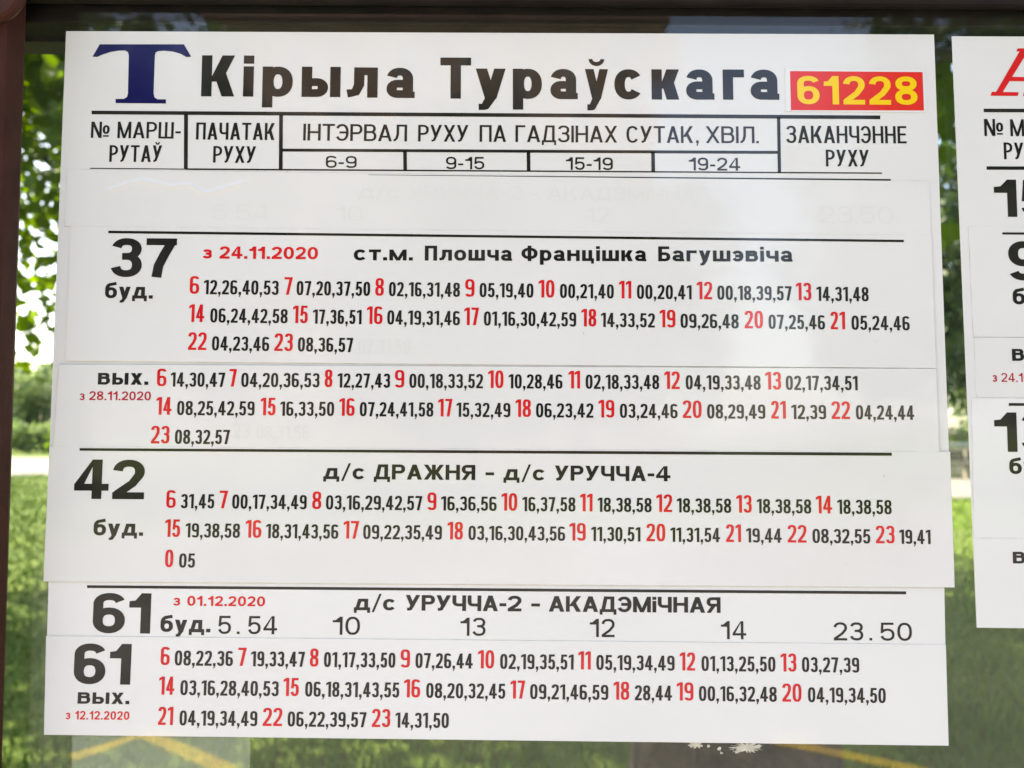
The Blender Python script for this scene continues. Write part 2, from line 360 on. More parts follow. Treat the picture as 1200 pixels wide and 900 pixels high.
class Print:
    """flat ink on one sheet: collects glyphs and rules in (x, z) of the glass plane"""
    def __init__(self, y): self.y = y; self.v = []; self.f = []; self.mi = []; self.mats = []
    def slot(self, m):
        if m not in self.mats: self.mats.append(m)
        return self.mats.index(m)
    def poly(self, pts, m):
        s = self.slot(m); n = len(self.v); self.v += [(x, self.y, z) for x, z in pts]; self.f.append(tuple(range(n, n + len(pts)))); self.mi.append(s)
    def rule(self, p0, p1, t0, m='ink_black', t1=None):     # photo points of the centre line, thickness in pixels
        t1 = t0 if t1 is None else t1
        self.poly([uv(p0[0], p0[1] + t0 / 2), uv(p1[0], p1[1] + t1 / 2), uv(p1[0], p1[1] - t1 / 2), uv(p0[0], p0[1] - t0 / 2)], m)
    def vrule(self, p0, p1, t, m='ink_black'):
        self.poly([uv(p0[0] - t / 2, p0[1]), uv(p1[0] - t / 2, p1[1]), uv(p1[0] + t / 2, p1[1]), uv(p0[0] + t / 2, p0[1])], m)
    def text(self, s, x0, x1, b0, b1, hpx, tv, th, m='ink_black', gap=.1, k=None, se=2.3, din=False, lift=0.0):
        """fits s between x0 and x1 (k None: glyph widths are solved, else the gaps are)"""
        A = Vector(uv(x0, b0)); B = Vector(uv(x1, b1)); L = (B - A).length
        mx, my = (x0 + x1) / 2, (b0 + b1) / 2
        H = (Vector(uv(mx, my - hpx)) - Vector(uv(mx, my))).length
        n = len(s) - 1
        if k is None:
            k = 1.0
            for _ in range(14):
                tot = sum(glyph(c, k, tv, th, se, din)[1] for c in s) + n * gap
                k = max(.15, k * (1 + .9 * ((L / H - n * gap) / max(.05, tot - n * gap) - 1)))
            k = round(k, 4)
        tot = sum(glyph(c, k, tv, th, se, din)[1] for c in s)
        g = (L / H - tot) / n if n else 0
        ex = (B - A).normalized(); ez = Vector((-ex[1], ex[0])); x = 0.0; sl = self.slot(m); yy = self.y - lift
        for c in s:
            vs, fs, w = glyph_mesh(c, k, tv, th, se, din); nb = len(self.v)
            for a, b in vs:
                p = A + ex * ((x + a) * H) + ez * (b * H); self.v.append((p[0], yy, p[1]))
            for f in fs: self.f.append(tuple(nb + i for i in f)); self.mi.append(sl)
            x += w + g
    def done(self, name, parent, label=None):
        me = bpy.data.meshes.new(name); me.from_pydata(self.v, [], self.f)
        for q in self.mats: me.materials.append(MATS[q])
        me.polygons.foreach_set('material_index', self.mi); me.update()
        # all ink faces the reader
        if len(me.polygons):
            nn = np.zeros(len(me.polygons) * 3); me.polygons.foreach_get('normal', nn)
            if nn.reshape(-1, 3)[:, 1].mean() > 0: me.flip_normals()
        o = bpy.data.objects.new(name, me); C.objects.link(o); o.parent = parent
        if label: o['label'] = label
        return o

# ------------------------------------------------------------------ ground on both sides of the shelter
KERB = -2.55
def sheet(name, pts, z, m):
    o = pyd(name, [(x, y, z) for x, y in pts], [tuple(range(len(pts)))], m); return tag(o, kind='structure')
def gridsheet(name, x0, x1, y0, y1, nx, ny, zf, m):
    v = [(x0 + (x1 - x0) * i / nx, y0 + (y1 - y0) * j / ny) for j in range(ny + 1) for i in range(nx + 1)]
    o = pyd(name, [(x, y, zf(x, y)) for x, y in v], [(j * (nx + 1) + i, j * (nx + 1) + i + 1, (j + 1) * (nx + 1) + i + 1, (j + 1) * (nx + 1) + i) for j in range(ny) for i in range(nx)], m, smooth=True)
    return tag(o, kind='structure')
gridsheet('lawn', -320, 320, .35, 560, 8, 8, lambda x, y: 0, 'lawn_soil')
sheet('pavement', [(-120, KERB), (120, KERB), (120, .35), (-120, .35)], .0, 'paving')
box('kerb', -120, 120, KERB - .16, KERB - .003, -.3, .012, 'kerb_stone')['kind'] = 'structure'
sheet('road', [(-160, -11.5), (160, -11.5), (160, KERB - .15), (-160, KERB - .15)], -.12, 'asphalt')
box('kerb', -120, 120, -11.7, -11.5, -.3, .012, 'kerb_stone')['kind'] = 'structure'
gridsheet('verge', -320, 320, -400, -11.69, 8, 8, lambda x, y: 0.0, 'lawn_soil')
# path across the lawn: wide on the far left, nearer on the right
pl = [onground(*p) for p in ((-260, 573), (40, 556), (600, 571), (1120, 584), (1500, 592))]
pu = [onground(*p) for p in ((1500, 566), (1120, 560), (600, 549), (40, 536), (-260, 530))]
sheet('path', [(p.x, p.y) for p in pl + pu], .004, 'path_gravel')
# worn yellow bus-stop zigzag on the road, seen mirrored in the pane
def road_line(name, pts, w):
    v, f = [], []
    for i, p in enumerate(pts):
        a = pts[max(0, i - 1)]; b = pts[min(len(pts) - 1, i + 1)]; d = (b - a).normalized(); n = Vector((-d.y, d.x, 0)) * w / 2
        v += [p + n, p - n]
    for i in range(len(pts) - 1): f.append((2 * i, 2 * i + 1, 2 * i + 3, 2 * i + 2))
    o = pyd(name, [(x.x, x.y, -.116) for x in v], f, 'yellow_paint'); return tag(o, kind='structure')
road_line('road_marking', [mirrored(*p, z=-.12) for p in ((83, 889), (120, 877.5), (168, 861), (205, 876), (285, 911))], .10)
road_line('road_marking', [mirrored(*p, z=-.12) for p in ((905, 868), (1075, 903), (1180, 926))], .10)

# ------------------------------------------------------------------ bus shelter
sh = empty('bus_shelter', (0, .03, 0))
tag(sh, 'dark brown bus shelter frame holding the large glass pane', 'bus shelter')
def child(o):
    o.parent = sh; o.matrix_parent_inverse = Matrix.Translation((0, -.03, 0)); return o
bl0 = onglass(-400, 43, .012); bl1 = onglass(1700, 48, .012)
ztop = 2.55
# glass pane
g = child(box('glass_pane', -1.5, 1.6, 0.0, .006, .25, 2.02, 'pane_glass'))
# top beam stands behind the glass edge, its lower lip deeper
zb = onglass(60, 45, .03).z
child(box('top_beam', -1.6, 1.7, .0075, .03, zb, 2.02, 'dark_paint', bev=.002))
zg = onglass(50, 57.5, .05).z
child(pyd('gasket', *prism([(-1.6, zg), (1.7, zg - .011), (1.7, zb + .012), (-1.6, zb + .012)], .031, .05), 'gasket_rubber'))
zr = onglass(600, 9, -.002).z
child(box('front_rail', -1.6, 1.7, -.010, -.001, zr, 2.06, 'dark_paint', bev=.003))
# post on the left, in front of the pane
e0 = onglass(28.5, 60, -.006); e1 = onglass(2, 880, -.006)
sl_ = (e0.x - e1.x) / (e0.z - e1.z)
def px_at(z): return e0.x + sl_ * (z - e0.z)
po = child(pyd('post', *prism([(px_at(-.0) - .075, 0.0), (px_at(0), 0.0), (px_at(2.5), 2.5), (px_at(2.5) - .075, 2.5)], -.026, -.002), 'brown_paint')); bevel(po, .005, 3)
zc = onglass(20, 27, -.03).z
xr = onglass(33, 10, -.028).x
# rounded bracket that clasps the post under the rail
bp_ = []
for i in range(15):
    a = rad(-90 + 180 * i / 14 * .5); bp_.append((xr - .022 + .022 * math.cos(a), zc + .024 + .024 * math.sin(a)))
bp_ = [(xr - .09, zc - .0)] + bp_ + [(xr, zc + .2), (xr - .09, zc + .2)]
b_ = child(pyd('bracket', *prism(bp_, -.033, -.0262), 'brown_paint')); bevel(b_, .003, 2)
child(box('post', 1.52, 1.6, -.05, .02, 0, 2.56, 'brown_paint', bev=.006))
# boarded roof over the waiting place
child(box('bottom_rail', -1.6, 1.7, -.03, .03, .17, .25, 'dark_paint', bev=.004))
zr0, zr1 = 2.56, 2.62
def roof_z(y): return zr0 + (zr1 - zr0) * (-y + 1.3) / 1.45
for i in range(10):
    y0 = 1.3 - 1.45 * i / 10; y1 = 1.3 - 1.45 * (i + 1) / 10 + .008
    v = [(x, y, roof_z(y) + dz) for x in (-1.9, 2.0) for y in (y0, y1) for dz in (0, .02)]
    child(pyd('ceiling_board', v, boxvf(0, 1, 0, 1, 0, 1)[1], 'roof_board'))
for x in (-1.2, -.28, .42, 1.2):
    v = [(x + dx, y, roof_z(y) + dz) for dx in (-.03, .03) for y in (1.28, -.13) for dz in (-.07, -.003)]
    child(pyd('rafter', v, boxvf(0, 1, 0, 1, 0, 1)[1], 'dark_paint'))
v = [(x, y, roof_z(y) + dz) for x in (-2.0, 2.1) for y in (1.38, -.2) for dz in (.03, .05)]
child(pyd('roof_sheet', v, boxvf(0, 1, 0, 1, 0, 1)[1], 'roof_metal'))

# ------------------------------------------------------------------ timetable sheets
T0 = .0006                      # the big sheet's front face
def paper(name, corners, y_back, y_front, m, label, cat='timetable', group=None, edge=0.0, grid=None, ridge=None):
    """corners: photo points, clockwise from top left"""
    pts = [uv(*c) for c in corners]
    if grid:
        (tl, tr, br, bl) = [Vector(p) for p in pts]; nx, ny = grid; v = []
        for j in range(ny + 1):
            for i in range(nx + 1):
                s, t = i / nx, j / ny
                p = (tl * (1 - s) + tr * s) * (1 - t) + (bl * (1 - s) + br * s) * t
                v.append((p[0], -y_front - (ridge(p[0], p[1]) if ridge else 0), p[1]))
        f = [(j * (nx + 1) + i, (j + 1) * (nx + 1) + i, (j + 1) * (nx + 1) + i + 1, j * (nx + 1) + i + 1) for j in range(ny) for i in range(nx)]
        o = pyd(name, v, f, m, smooth=True)
    else:
        o = pyd(name, *prism(pts, -y_front, -y_back), m)
    if edge:                    # grey dirt on the glue that creeps out round a pasted strip
        c = Vector((sum(p[0] for p in pts) / len(pts), sum(p[1] for p in pts) / len(pts))); e = []
        for p in pts:
            e.append((p[0] + math.copysign(edge, p[0] - c[0]), p[1] + math.copysign(edge, p[1] - c[1])))
        pyd('adhesive_edge', *prism(e, -(y_back + .00012), -(y_back + .00001)), 'edge_grime', o)
    return tag(o, label, cat, group)
INK = .00012

main = paper('timetable_sheet', [(78, 37), (1094, 41), (1117, 688), (52.5, 681)], .00005, T0, 'paper',
             'large white timetable sheet headed by blue T, stop name and column headings')
p = Print(-(T0 + INK))
# blue T emblem: flared bar, straight stem, slab foot
tp = [(117.5, 52.5), (216, 52.5), (224.5, 67), (219, 67.5)]
tp += [(212, 63.5), (203, 61), (193, 60), (186, 60.5), (183, 62), (182, 66), (180.5, 110), (181.5, 114.5), (185, 116.8), (195, 117), (195, 121.8), (136, 121.3), (136, 116.5), (146, 116.3), (149.5, 114), (150.5, 110), (151.5, 66), (150.5, 61.5), (147, 59.7)]
tp += [(139, 60), (130, 61.5), (121, 64.5), (114.5, 67.3), (109, 67)]
p.poly([uv(*q) for q in tp], 'ink_blue'); p.done('stop_emblem', main)
p = Print(-(T0 + INK))
TB = dict(hpx=48, tv=.245, th=.19, se=2.25)
for s, x0, x1, b0, b1 in (('К', 236, 275, 113.4, 113.6), ('і', 285, 296, 113.6, 113.7), ('р', 307.5, 343, 113.8, 114), ('ы', 353.5, 399, 114, 114.3),
                          ('л', 407, 442.5, 114.7, 115), ('а', 453, 486, 115.2, 115.4), ('Т', 516, 552, 116, 116.1), ('у', 557.5, 592.5, 116.2, 116.3),
                          ('р', 601, 635, 116.4, 116.5), ('а', 645, 677, 116.6, 116.8), ('ў', 685.5, 712.5, 116.8, 116.95), ('с', 720, 753, 117, 117.1),
                          ('к', 763.5, 796, 117.1, 117.2), ('а', 804, 837, 117.2, 117.3), ('г', 847, 872, 117.3, 117.4), ('а', 879.5, 913, 117.4, 117.5)):
    p.text(s, x0, x1, b0, b1, m='ink_black', **(TB if s != 'ў' else dict(TB, tv=.185)))
p.done('stop_name', main)
p = Print(-(T0 + INK))
p.rule((108, 132.3), (1031, 138), 4.3)
p.vrule((218.5, 134.5), (218.2, 198), 4.6); p.vrule((329.7, 135), (329.3, 199), 4.4); p.vrule((912, 138), (913, 203), 3.8)
p.rule((331, 176.3), (911, 179), 3.4)
p.rule((106, 197.6), (218, 198.6), 1.1); p.rule((218, 198.6), (1033, 203.3), 1.9, t1=1.5)
for x, ya, yb in ((474.7, 177.5, 200.5), (619.2, 178, 201.3), (765, 178.5, 202)): p.vrule((x, ya), (x + .3, yb), 4.2)
p.done('heading_rules', main)
p = Print(-(T0 + INK))
HD = dict(tv=.15, th=.118, gap=.10, se=2.4)
for s, x0, x1, b0, b1, h in (('№', 107, 128, 162, 162.2, 19), ('МАРШ-', 138, 212, 162.3, 163, 19.3), ('РУТАЎ', 128.5, 190, 190, 190.3, 19.5),
                             ('ПАЧАТАК', 230, 322, 164, 164.6, 20), ('РУХУ', 250, 300, 191, 191.4, 19.5),
                             ('ІНТЭРВАЛ', 355.5, 477, 165, 166.2, 19.6), ('РУХУ', 490, 549, 166.3, 166.6, 19.6), ('ПА', 562, 593, 166.6, 166.8, 19.6),
                             ('ГАДЗІНАХ', 604, 723, 166.8, 167.6, 19.6), ('СУТАК', 734, 812, 167.7, 168, 19.6), (',', 815.5, 818.5, 168, 168, 19.6), ('ХВІЛ.', 827, 889, 168, 168.3, 19.6),
                             ('ЗАКАНЧЭННЕ', 921, 1062, 168, 168.5, 20.2), ('РУХУ', 967.5, 1018, 195.4, 195.7, 19.6)):
    p.text(s, x0, x1, b0, b1, h, **HD)
for s, x0, x1, b0, b1, h in (('6-9', 382, 418, 197, 197.3, 14), ('9-15', 522.5, 567.5, 198.6, 198.9, 14.5), ('15-19', 663, 718, 199.4, 199.8, 14.8), ('19-24', 807, 867, 200, 200.4, 15)):
    p.text(s, x0, x1, b0, b1, h, tv=.165, th=.14, gap=.15, se=2.3)
p.done('column_headings', main)

for i, (x, y, a, b) in enumerate(((278.5, 59, .7, 1.3), (1034.5, 557.5, 1.1, 2.0), (683.5, 391, .8, 1.6), (990, 661, .6, .9), (1025.5, 400.5, 1.2, .6), (548, 679, 1.0, .8))):
    p = Print(-(T0 + .0014)); p.poly([uv(x - a, y), uv(x, y + b), uv(x + a, y + .2), uv(x + .1, y - b)], 'crease_grime'); p.done('dirt_fleck', main)
# pale strip pasted over an old entry, with a crease along its top left
def ridge(x, z):
    best = 0
    for (a, b, w, hgt) in CREASE:
        A, B = Vector(a), Vector(b); q = Vector((x, z)); t = max(0, min(1, (q - A).dot(B - A) / (B - A).length_squared)); dd = (q - (A + (B - A) * t)).length
        fade = min(1, 4 * min(t + .12, 1.12 - t)); best = max(best, hgt * fade * math.exp(-(dd / w) ** 2))
    return best
CR = [(128, 224), (150, 216), (167, 211.5), (190, 216.5), (199, 219.5), (224, 217), (240, 227.5), (262, 222), (288, 214)]
CREASE = [(uv(*CR[i]), uv(*CR[i + 1]), .0011, .0007) for i in range(len(CR) - 1)]
blank = paper('blank_strip', [(79.5, 198.8), (1088.5, 212.8), (1090.5, 276), (76.5, 265.5)], T0 + .00001, T0 + .00032, 'paper',
              'blank white strip with faint show-through pasted below the column headings', edge=.00028, grid=(520, 34), ridge=ridge)
for t_, x0, x1, b0, b1, h_, tv_, g_ in (('61', 132, 187, 255, 255.6, 27, .25, .12), ('5.54', 250, 315, 258, 258.6, 18, .13, .2), ('10', 393, 425, 259.5, 260, 18, .13, .15), ('13', 541, 567, 261, 261.2, 19, .13, .15),
                                  ('12', 687, 713, 262, 262.2, 19, .13, .15), ('23.50', 960, 1046, 262, 262.6, 20, .13, .16), ('д/с УРУЧЧА-2 - АКАДЭМІЧНАЯ', 420, 832, 233, 236, 16, .2, .12)):
    p = Print(-(T0 + .00032 + .00006)); p.text(t_, x0, x1, b0, b1, h_, tv_, tv_ * .8, 'ghost_print', gap=g_); p.done('show_through', blank)
p = Print(-(T0 + .00034))
p.rule((432, 205.4), (1043, 211.4), .5, t1=2.0)
p.done('old_rule', blank)

def times(p, items, base, din_black=dict(tv=.178, th=.145), din_red=dict(tv=.165, th=.13), red='ink_red', hb=16.7, hr=20.6):
    """items: (text, x0, x1); one- and two-figure hours are red; base: ((x, y), (x, y))"""
    (xa, ya), (xb, yb) = base
    f = lambda x: ya + (yb - ya) * (x - xa) / (xb - xa)
    for i, (s, x0, x1) in enumerate(items):
        hour = i % 2 == 0
        st = din_red if hour else din_black
        p.text(s, x0, x1, f(x0) - (.4 if hour else 0), f(x1) - (.4 if hour else 0), hr if hour else hb, m=red if hour else 'ink_black', gap=.088, se=2.9, din=True, **st)

BOLD = dict(tv=.25, th=.185, se=2.3)
NUM = dict(tv=.25, th=.175, se=2.2)
# route 37, weekdays
y37 = T0 + .00062
s37 = paper('timetable_strip', [(84, 265.8), (1090.5, 276.3), (1096, 431.5), (78, 423)], T0 + .00033, y37, 'paper',
            'white strip of route 37 weekday departure times dated 24.11.2020', edge=.00018)
p = Print(-(y37 + INK)); p.rule((128, 272.4), (1058, 283), 3.0, t1=2.8); p.done('top_rule', s37)
p = Print(-(y37 + INK)); p.text('37', 130, 207, 325, 325.6, 45.5, gap=.1, **NUM); p.done('route_number', s37)
p = Print(-(y37 + INK)); p.text('буд.', 124, 180, 349.8, 350.4, 18.5, .24, .19, gap=.12); p.done('day_note', s37)
p = Print(-(y37 + INK)); p.text('з', 238, 249, 303.4, 303.5, 14.6, .24, .19, 'ink_red'); p.text('24.11.2020', 258, 373, 303.6, 304.4, 14.4, .245, .185, 'ink_red', gap=.14); p.done('date_note', s37)
p = Print(-(y37 + INK))
for s, a, b in (('ст.м.', 415, 484), ('Плошча', 498, 600), ('Францішка', 611, 757), ('Багушэвіча', 771, 928)):
    p.text(s, a, b, 305.6 + (a - 415) * .003, 305.6 + (b - 415) * .003, 17.4, gap=.15, **BOLD)
p.done('route_name', s37)
L37 = [([('6', 223, 234), ('12,26,40,53', 239.5, 327), ('7', 333.5, 343), ('07,20,37,50', 348, 434), ('8', 440, 450), ('02,16,31,48', 456, 539), ('9', 545, 556), ('05,19,40', 562, 625),
         ('10', 631, 649.5), ('00,21,40', 656, 719), ('11', 725, 739.5), ('00,20,41', 746, 810), ('12', 816, 834), ('00,18,39,57', 840, 927), ('13', 932, 950), ('14,31,48', 956, 1017)], ((223, 345), (1017, 353.6))),
       ([('14', 222, 240), ('06,24,42,58', 247, 337.5), ('15', 343.5, 361), ('17,36,51', 367, 424), ('16', 430, 448.5), ('04,19,31,46', 454, 539), ('17', 544, 561), ('01,16,30,42,59', 567, 675),
         ('18', 681, 698.5), ('14,33,52', 704, 767), ('19', 772.5, 791), ('09,26,48', 797, 865), ('20', 872, 893.5), ('07,25,46', 900, 966), ('21', 972.5, 989.5), ('05,24,46', 997, 1065)], ((222, 378), (1065, 387.6))),
       ([('22', 221, 242.5), ('04,23,46', 249, 316), ('23', 322, 343.5), ('08,36,57', 349.5, 414)], ((221, 410.6), (414, 413)))]
for it, bs in L37:
    p = Print(-(y37 + INK)); times(p, it, bs); p.done('departure_line', s37)
p = Print(-(y37 + INK * .6)); p.text('07,31,50', 420, 481, 414.5, 415.3, 17, .15, .13, 'ghost_print', gap=.09, se=2.9, din=True); p.done('show_through', s37)
# route 37, days off
y37b = T0 + .00092
s37b = paper('timetable_strip', [(71, 427.4), (1095.5, 432.5), (1099.5, 531), (64, 525.5)], T0 + .00063, y37b, 'paper',
             'white strip of route 37 days-off departure times dated 28.11.2020', edge=.00022)
p = Print(-(y37b + INK)); p.text('вых.', 116, 175, 450.8, 451.2, 18.6, .24, .155, gap=.14); p.done('day_note', s37b)
p = Print(-(y37b + INK)); p.text('з', 94.5, 100.5, 469, 469, 10.6, .17, .14, 'ink_red_dull'); p.text('28.11.2020', 106, 178, 469, 469.3, 10.4, .2, .16, 'ink_red_dull', gap=.13); p.done('date_note', s37b)
L37B = [([('6', 185, 196), ('14,30,47', 201, 264.5), ('7', 269.5, 278), ('04,20,36,53', 283.5, 375), ('8', 381, 390), ('12,27,43', 396, 457.5), ('9', 463, 474), ('00,18,33,52', 480, 566),
          ('10', 572, 590), ('10,28,46', 596, 659), ('11', 666, 679.5), ('02,18,33,48', 686, 772), ('12', 778, 796), ('04,19,33,48', 803, 890.5), ('13', 896, 914.5), ('02,17,34,51', 920, 1004)], ((185, 453.2), (1004, 457.6))),
        ([('14', 184, 202), ('08,25,42,59', 208.5, 299), ('15', 306, 323.5), ('16,33,50', 329, 392), ('16', 398, 416), ('07,24,41,58', 422, 508), ('17', 513.5, 530), ('15,32,49', 535, 598),
          ('18', 604, 622), ('06,23,42', 628, 695), ('19', 701, 719.5), ('03,24,46', 726, 793.5), ('20', 799.5, 821.5), ('08,29,49', 828, 896), ('21', 903, 920), ('12,39', 926.5, 967), ('22', 973.5, 995), ('04,24,44', 1002, 1070)], ((184, 486.4), (1070, 492))),
        ([('23', 178, 199.5), ('08,32,57', 206, 270)], ((178, 520), (270, 520.5)))]
for it, bs in L37B:
    p = Print(-(y37b + INK)); times(p, it, bs); p.done('departure_line', s37b)
p = Print(-(y37b + INK * .6)); p.text('23', 274, 293, 514, 514, 18, .15, .13, 'ghost_print', gap=.09, se=2.9, din=True); p.text('08,31,56', 301, 363, 514.5, 515, 16, .15, .13, 'ghost_print', gap=.09, se=2.9, din=True); p.done('show_through', s37b)
# route 42 is printed on a panel of the same big sheet
y42 = T0 + .00108
s42 = paper('timetable_strip', [(60, 523), (1111.5, 529.5), (1116.8, 687.6), (52.8, 680.6)], T0 + .00093, y42, 'paper',
            'white panel of route 42 weekday departure times between two rules', edge=.0002)
p = Print(-(y42 + INK)); p.rule((95, 526.6), (1043.5, 532.2), 3.0, t1=3.6); p.done('top_rule', s42)
p = Print(-(y42 + INK)); p.text('42', 88, 170, 584.3, 584.8, 46, gap=.1, **NUM); p.done('route_number', s42)
p = Print(-(y42 + INK)); p.text('буд.', 111, 169, 627, 627.5, 19, .24, .19, gap=.12); p.done('day_note', s42)
p = Print(-(y42 + INK))
for s, a, b in (('д/с', 379.5, 428.5), ('ДРАЖНЯ', 438.5, 557), ('-', 569, 579), ('д/с', 590, 639), ('УРУЧЧА-4', 650, 785)):
    p.text(s, a, b, 561.2 + (a - 380) * .0065, 561.2 + (b - 380) * .0065, 17.6, gap=.12, **BOLD)
p.done('route_name', s42)
L42 = [([('6', 196, 207), ('31,45', 213, 252), ('7', 258, 267.5), ('00,17,34,49', 273, 360), ('8', 366.5, 377), ('03,16,29,42,57', 382.5, 495), ('9', 501, 511.5), ('16,36,56', 517, 582),
         ('10', 587.5, 606), ('16,37,58', 612, 674), ('11', 679.5, 694), ('18,38,58', 700, 763), ('12', 768.5, 787), ('18,38,58', 792.5, 856), ('13', 862, 880), ('18,38,58', 886, 949.5), ('14', 955, 974), ('18,38,58', 980, 1043.5)], ((196, 595.2), (1043, 602.4))),
       ([('15', 194.5, 212), ('19,38,58', 218.5, 282), ('16', 288.5, 307), ('18,31,43,56', 312.5, 397), ('17', 403, 421), ('09,22,35,49', 426, 518), ('18', 524.5, 542.5), ('03,16,30,43,56', 549, 662),
         ('19', 667, 686), ('11,30,51', 692.5, 750), ('20', 757, 779), ('11,31,54', 785, 843), ('21', 850, 867.5), ('19,44', 873.5, 915), ('22', 922, 944), ('08,32,55', 951, 1018.5), ('23', 1025, 1047), ('19,41', 1052.5, 1089)], ((194, 629.2), (1089, 637.2))),
       ([('0', 194.5, 204), ('05', 211, 229.5)], ((194, 664.6), (230, 664.8)))]
for it, bs in L42:
    p = Print(-(y42 + INK)); times(p, it, bs); p.done('departure_line', s42)
# the two strips for route 61 hang below the big sheet
y61 = T0 + .0003
s61 = paper('timetable_strip', [(58, 679), (1105.7, 686.5), (1107, 755.3), (56, 745.2)], .00005, y61, 'paper_clean',
            'narrow white strip of route 61 weekday intervals with last departure 23.50')
p = Print(-(y61 + INK)); p.rule((103, 687.1), (1061, 694.4), 3.2, t1=3.4); p.done('top_rule', s61)
p = Print(-(y61 + INK)); p.text('61', 109, 176.5, 741.5, 742, 47, gap=.1, **NUM); p.done('route_number', s61)
p = Print(-(y61 + INK)); p.text('з', 203.5, 211.5, 709.3, 709.4, 12.4, .19, .15, 'ink_red'); p.text('01.12.2020', 220, 311, 709.5, 710.2, 11.6, .235, .18, 'ink_red', gap=.16); p.done('date_note', s61)
p = Print(-(y61 + INK)); p.text('буд.', 188.5, 247, 740, 740.6, 19.5, .24, .19, gap=.12); p.done('day_note', s61)
p = Print(-(y61 + INK))
for s, a, b in (('д/с', 415, 464), ('УРУЧЧА-2', 475.5, 611), ('-', 622.5, 632.5), ('АКАДЭМіЧНАЯ', 643, 844)):
    p.text(s, a, b, 714.6 + (a - 415) * .0075, 714.6 + (b - 415) * .0075, 18.2, gap=.1, **BOLD)
p.done('route_name', s61)
RG = dict(tv=.15, th=.125, se=2.3, gap=.16)
for it in ((('5', 256, 271, 742.4), ('.', 278, 281.4, 742.5), ('54', 291, 325, 742.7)), (('10', 390, 422, 743.4),), (('13', 539.5, 569, 744.6),), (('12', 691, 720, 746),), (('14', 844.5, 874, 748.6),),
           (('23', 976.5, 1011, 750), ('.', 1018, 1022, 750), ('50', 1031, 1068, 750.4))):
    p = Print(-(y61 + INK))
    for s, a, b, y in it: p.text(s, a, b, y, y + .15, 21.2, **RG)
    p.done('interval_figure', s61)
y61b = T0 + .0006
s61b = paper('timetable_strip', [(55.5, 744.8), (1107, 755), (1110.3, 872.8), (53, 860)], T0 + .00044, y61b, 'paper_clean',
             'lowest white strip of route 61 days-off departure times dated 12.12.2020', edge=.00016)
p = Print(-(y61b + INK)); p.text('61', 87, 153.5, 800.8, 801.6, 47.5, gap=.1, **NUM); p.done('route_number', s61b)
p = Print(-(y61b + INK)); p.text('вых.', 92, 152.5, 823.8, 824.4, 18.2, .24, .155, gap=.14); p.done('day_note', s61b)
p = Print(-(y61b + INK)); p.text('з', 78, 83.5, 842, 842, 10.4, .17, .14, 'ink_red'); p.text('12.12.2020', 89, 152.5, 842.2, 842.8, 10, .2, .16, 'ink_red', gap=.14); p.done('date_note', s61b)
L61 = [([('6', 189, 199.5), ('08,22,36', 205.5, 273.5), ('7', 279.5, 289), ('19,33,47', 294.5, 357.5), ('8', 363.5, 373.5), ('01,17,33,50', 380, 463.5), ('9', 469.5, 480.5), ('07,26,44', 487, 554),
         ('10', 560, 579), ('02,19,35,51', 586, 672), ('11', 677.5, 692), ('05,19,34,49', 698.5, 790), ('12', 796, 814), ('01,13,25,50', 821.5, 908), ('13', 914, 932.5), ('03,27,39', 939, 1006)], ((189, 779), (1006, 787.6))),
       ([('14', 187, 205), ('03,16,28,40,53', 212, 327), ('15', 332.5, 350.5), ('06,18,31,43,55', 358, 468), ('16', 473.5, 492.5), ('08,20,32,45', 499.5, 592), ('17', 598, 615), ('09,21,46,59', 621, 712.5),
         ('18', 718.5, 737), ('28,44', 743.5, 787), ('19', 792.5, 812), ('00,16,32,48', 818.5, 909.5), ('20', 916, 938.5), ('04,19,34,50', 946, 1037)], ((187, 813.6), (1037, 823.2))),
       ([('21', 186, 203.5), ('04,19,34,49', 211, 302), ('22', 308.5, 331), ('06,22,39,57', 337.5, 429.5), ('23', 436, 457.5), ('14,31,50', 463.5, 526)], ((186, 849), (526, 852.4)))]
for it, bs in L61:
    p = Print(-(y61b + INK)); times(p, it, bs, hb=17.6, hr=21.2); p.done('departure_line', s61b)
# stop number sticker
yst = T0 + .0003
st = paper('number_sticker', [(919.5, 80.5), (1083.5, 82), (1085, 132.5), (920, 131)], T0 + .00001, yst, 'paper_clean',
           'red sticker with yellow figures 61228 on a white backing', 'sticker', edge=.00018)
p = Print(-(yst + .00006)); p.poly([uv(*q) for q in ((925.2, 84), (1080.3, 85.2), (1082, 130.2), (926.3, 129.8))], 'sticker_red'); p.done('red_ground', st)
p = Print(-(yst + .00006 + INK)); p.text('61228', 934, 1074.5, 122.8, 123.6, 33, .225, .165, 'ink_yellow', gap=.15, se=2.25); p.done('stop_number', st)

# neighbouring timetable, cut by the picture edge
XR = 1900
rt = paper('timetable_sheet', [(1115, 43), (XR, 46), (XR + 60, 744), (1144.3, 735)], .00005, T0, 'paper',
           'neighbouring white timetable sheet headed by a red slanted letter A')
p = Print(-(T0 + INK))
AX = 1160
for q in ([(1160, 112.7), (1192, 112.9), (1193, 108.6), (1161.5, 108)], [(1166, 109), (1174, 109), (1206, 57.2), (1196, 57.2)], [(1192, 57.2), (1216, 57.4), (1222, 109), (1207, 109), (1202, 62), (1190, 60.5)],
          [(1181, 95.5), (1211, 96), (1211, 91), (1184, 90.6)], [(1198, 113), (1232, 113), (1232, 108.6), (1199, 108.6)]):
    p.poly([uv(*s) for s in q], 'ink_red')
